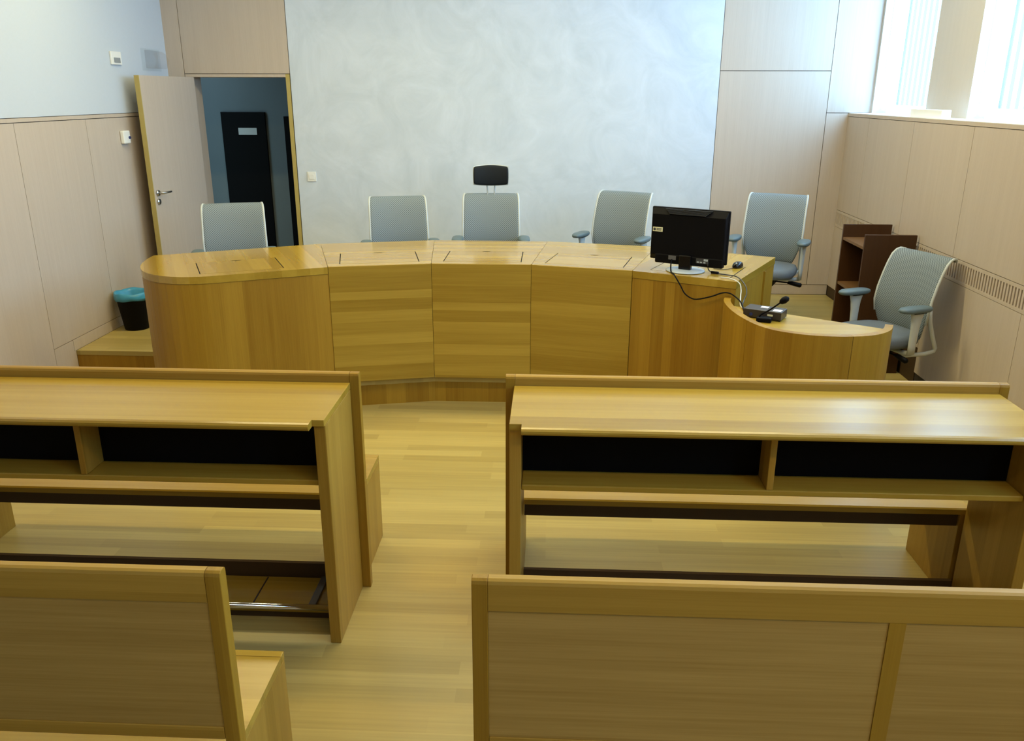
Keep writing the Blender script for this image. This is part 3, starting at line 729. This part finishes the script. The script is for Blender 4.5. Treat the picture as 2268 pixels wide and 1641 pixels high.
ch.location = (-2.488, 6.386, HS); ch.rotation_euler.z = 0.309; raise_seat(ch, -0.013)
ch['label'] = 'grey mesh office chair in front of the open doorway, leftmost at the judges bench'
c3 = make_chair('office_chair', True); c3.location = (-0.502, 6.927, HS); c3.rotation_euler.z = 0.059; raise_seat(c3, 0.017)
c3['label'] = 'grey mesh office chair with a black headrest, at the middle of the judges bench'

# ------------------------------------------------------------------ monitor, mouse, cables
mo = thing('monitor', 'black computer monitor seen from behind on the right end of the judges bench', 'monitor', (0.865, 5.244, ZT), -0.491)
B(-0.251, 0.251, 0.0, 0.026, 0.056, 0.388).build('bezel', M['black'], mo, bevel=0.006)
B(-0.236, 0.236, 0.0262, 0.0275, 0.075, 0.375).build('screen', M['black_gloss'], mo)
hs_ = MB(); hs_.add([(-0.246, 0.0, 0.062), (0.246, 0.0, 0.062), (0.246, 0.0, 0.383), (-0.246, 0.0, 0.383), (-0.238, -0.030, 0.09), (0.238, -0.030, 0.09), (0.236, -0.030, 0.345), (-0.236, -0.030, 0.345)],
    [(0, 3, 2, 1), (4, 5, 6, 7), (0, 1, 5, 4), (1, 2, 6, 5), (2, 3, 7, 6), (3, 0, 4, 7)])
hs_.build('rear_shell', M['black'], mo, bevel=0.004)
B(-0.205, 0.238, -0.034, 0.012, 0.038, 0.098).build('lower_shell', M['black'], mo, bevel=0.008)
v = MB()
for k in range(6):
    z = 0.352+k*0.0052; hw = 0.112+k*0.0065; v.box(-hw-0.012, hw, -0.0335+0.0042*k-0.004, -0.018+0.0042*k, z, z+0.0026)
v.build('vent_slats', M['dark_grey'], mo)
st_ = B(-0.228, -0.163, -0.0325, -0.0302, 0.236, 0.264)
stk = st_.build('asset_sticker', M['label'], mo)
k_ = MB(); k_.tube([(-0.216, -0.0327, 0.250), (-0.216, -0.0332, 0.250)], 0.0085, 16); k_.box(-0.203, -0.170, -0.0332, -0.0327, 0.251, 0.256); k_.box(-0.203, -0.172, -0.0332, -0.0327, 0.244, 0.248)
k_.build('sticker_print', M['dark_grey'], stk)
B(-0.112, -0.062, -0.0375, -0.0345, 0.066, 0.092).build('power_socket', M['duct'], mo)
pt_ = B(0.070, 0.150, -0.0375, -0.0345, 0.060, 0.092).build('port_panel', M['dark_grey'], mo)
pm = MB()
for q in (0.076, 0.096, 0.118): pm.box(q, q+0.014, -0.0385, -0.0375, 0.064, 0.072)
pm.box(0.120, 0.146, -0.0385, -0.0375, 0.077, 0.089); pm.build('connector', M['silver'], pt_)
B(-0.040, 0.040, -0.050, -0.010, 0.008, 0.105).build('stand_neck', M['black_gloss'], mo, bevel=0.008)
MB().lathe([(0.9, 0.0), (1.0, 0.003), (0.98, 0.008), (0.7, 0.012), (0.1, 0.014)], c=(0.0, -0.02), n=40, sx=0.122, sy=0.118).build('stand_base', M['silver'], mo, smooth=True)

ms = thing('mouse', 'black glossy computer mouse on the judges bench right of the monitor', 'mouse', (1.212, 5.362, ZT), math.radians(150))
MB().super([(0.9, 0.0005), (1.0, 0.006), (0.97, 0.016), (0.85, 0.027), (0.6, 0.034), (0.2, 0.037)], (0, 0), 0.031, 0.056, 2.3, 32).build('shell', M['black_gloss'], ms, smooth=True)
MB().tube([(0, 0.030, 0.0325), (0, 0.042, 0.0285)], 0.004, 10).build('scroll_wheel', M['silver'], ms, smooth=True)
def cable(name, pts, r, mat, label):
    return tag(MB().tube(smooth3(pts), r, 8).build(name, mat, smooth=True), label, 'cable')
def smooth3(p, n=6):
    o = []
    for i in range(len(p)-1):
        p0, p1, p2, p3 = p[max(i-1, 0)], p[i], p[i+1], p[min(i+2, len(p)-1)]
        for j in range(n):
            t = j/n
            o.append(tuple(0.5*(2*p1[k]+(p2[k]-p0[k])*t+(2*p0[k]-5*p1[k]+4*p2[k]-p3[k])*t*t+(-p0[k]+3*p1[k]-3*p2[k]+p3[k])*t**3) for k in (0, 1, 2)))
    return o+[p[-1]]
cable('mouse_cable', [(1.045, 5.30, 0.988), (1.08, 5.275, 0.988), (1.12, 5.277, 0.988), (1.168, 5.305, 0.990), (1.185, 5.315, 0.995)], 0.0018, M['black'], 'thin mouse cable lying on the bench top')
cable('power_cable', [(0.768, 5.245, 1.055), (0.762, 5.225, 1.02), (0.757, 5.16, 0.992), (0.765, 5.085, 0.990), (0.775, 5.058, 0.975), (0.803, 5.045, 0.93), (0.829, 5.032, 0.885), (0.867, 5.013, 0.860),
      (0.905, 4.995, 0.858), (0.978, 4.960, 0.884), (1.035, 4.928, 0.914), (1.075, 4.905, 0.918), (1.11, 4.87, 0.90), (1.125, 4.80, 0.885), (1.118, 4.70, 0.871), (1.115, 4.655, 0.871)], 0.0042, M['black'],
      'black power cable drooping from the monitor down the bench front')
vc = thing('video_cable', 'dark grey video cable with ferrite bead looping off the bench corner', 'cable', (0.975, 5.14, ZT))
MB().tube(smooth3([(0.0, -0.005, 0.07), (0.015, 0.02, 0.02), (0.055, 0.0, 0.006), (0.115, -0.048, 0.006), (0.16, -0.14, 0.012), (0.19, -0.225, -0.02), (0.192, -0.27, -0.06), (0.17, -0.31, -0.092), (0.15, -0.38, -0.112), (0.165, -0.46, -0.113)]), 0.0035, 8).build('lead', M['dark_grey'], vc, smooth=True)
MB().tube([(0.030, 0.014, 0.009), (0.070, -0.012, 0.009)], 0.0085, 12).build('ferrite_bead', M['black'], vc, smooth=True)
cable('data_cable', [(1.04, 5.02, 0.990), (1.085, 4.985, 0.992), (1.128, 4.922, 0.980), (1.138, 4.895, 0.945), (1.13, 4.855, 0.905), (1.118, 4.78, 0.872), (1.13, 4.70, 0.870)], 0.0032, M['cable_white'], 'pale grey cable hanging from the bench corner onto the clerk desk')

# ------------------------------------------------------------------ on the clerk's desk
av = thing('recording_unit', 'flat dark box with two white labels on the clerk desk', 'electronics', (1.203, 4.553, 0.8665), math.radians(-30))
B(-0.105, 0.105, -0.060, 0.060, 0.004, 0.050).build('case', M['dark_box'], av, bevel=0.003)
f = MB()
for a in (-0.09, 0.09):
    for b_ in (-0.045, 0.045): f.box(a-0.008, a+0.008, b_-0.008, b_+0.008, 0.0, 0.004)
f.build('rubber_feet', M['black'], av)
B(-0.030, 0.012, 0.005, 0.040, 0.0502, 0.0508).build('paper_label', M['paper'], av)
B(0.050, 0.095, -0.040, 0.005, 0.0502, 0.0508).build('paper_label', M['paper'], av)
MB().tube([(-0.06, -0.0605, 0.022), (-0.06, -0.066, 0.022)], 0.009, 14).build('blue_socket', M['blue_plastic'], av)
B(0.03, 0.06, -0.062, -0.0602, 0.024, 0.034).build('front_slot', M['label'], av)
mi = thing('microphone', 'black gooseneck microphone leaning to the right on the clerk desk', 'microphone', (1.195, 4.475, 0.8665), math.radians(-20))
mi.location = (1.180, 4.452, 0.8665)
B(-0.045, 0.035, -0.028, 0.028, 0.0, 0.026).build('base', M['black'], mi, bevel=0.006)
MB().tube(smooth3([(-0.035, 0.0, 0.022), (-0.02, 0.0, 0.040), (0.02, -0.01, 0.070), (0.075, -0.02, 0.120)]), 0.0045, 8).build('gooseneck', M['black'], mi, smooth=True)
MB().tube([(0.070, -0.019, 0.115), (0.076, -0.02, 0.121), (0.090, -0.022, 0.133), (0.105, -0.024, 0.145), (0.112, -0.025, 0.151)], [0.006, 0.014, 0.019, 0.016, 0.006], 14).build('foam_head', M['black'], mi, smooth=True)

# ------------------------------------------------------------------ shelf unit by the right wall, waste bin
cb = thing('shelf_unit', 'dark brown open shelf unit standing by the right wall behind the clerk chair', 'shelf', (2.505, 6.46, 0))
X0, X1 = -0.19, 0.185
B(X0, X1, -0.25, -0.228, 0, 1.068).build('end_panel', M['cab_wood'], cb, bevel=0.002)
B(X0, X1, 0.228, 0.25, 0, 1.075).build('end_panel', M['cab_wood'], cb, bevel=0.002)
for z in (0.955, 0.60, 0.23): B(X0+0.004, X1, -0.227, 0.227, z, z+0.02).build('shelf', M['cab_shelf'], cb)
B(X1-0.012, X1, -0.227, 0.227, 0.0, 0.954).build('back_board', M['cab_wood'], cb)

bn = thing('waste_bin', 'black waste bin with blue liner, on the stage by the left wall', 'bin', (-3.445, 6.54, HS))
MB().lathe([(0.02, 0.002), (0.095, 0.002), (0.098, 0.01), (0.134, 0.295), (0.137, 0.30), (0.134, 0.30), (0.096, 0.008), (0.02, 0.007)], n=40, close=False).build('bin_body', M['black'], bn, smooth=True)
bg = MB(); n = 56; rings = [(0.1375, 0.250), (0.143, 0.258), (0.1445, 0.28), (0.141, 0.312), (0.134, 0.316), (0.121, 0.295), (0.104, 0.20), (0.080, 0.06), (0.02, 0.04)]
for i, (r, z) in enumerate(rings):
    for k in range(n):
        th = 2*PI*k/n; wob = (0.004*math.sin(7*th+i)+0.003*math.sin(13*th+2*i))*(1 if i in (5, 6, 7) else 0.45)
        zz = z + (0.012*math.sin(th+2.2)+0.002*math.sin(9*th) if i == 0 else 0.004*math.sin(5*th+i) if i < 6 else 0)
        bg.v.append(((r+wob)*math.cos(th), (r+wob)*math.sin(th), zz))
for i in range(len(rings)-1):
    for k in range(n): q = (k+1) % n; bg.f.append((i*n+k, i*n+q, (i+1)*n+q, (i+1)*n+k))
bg.build('bin_liner', M['bag'], bn, smooth=True, solid=0.0012)
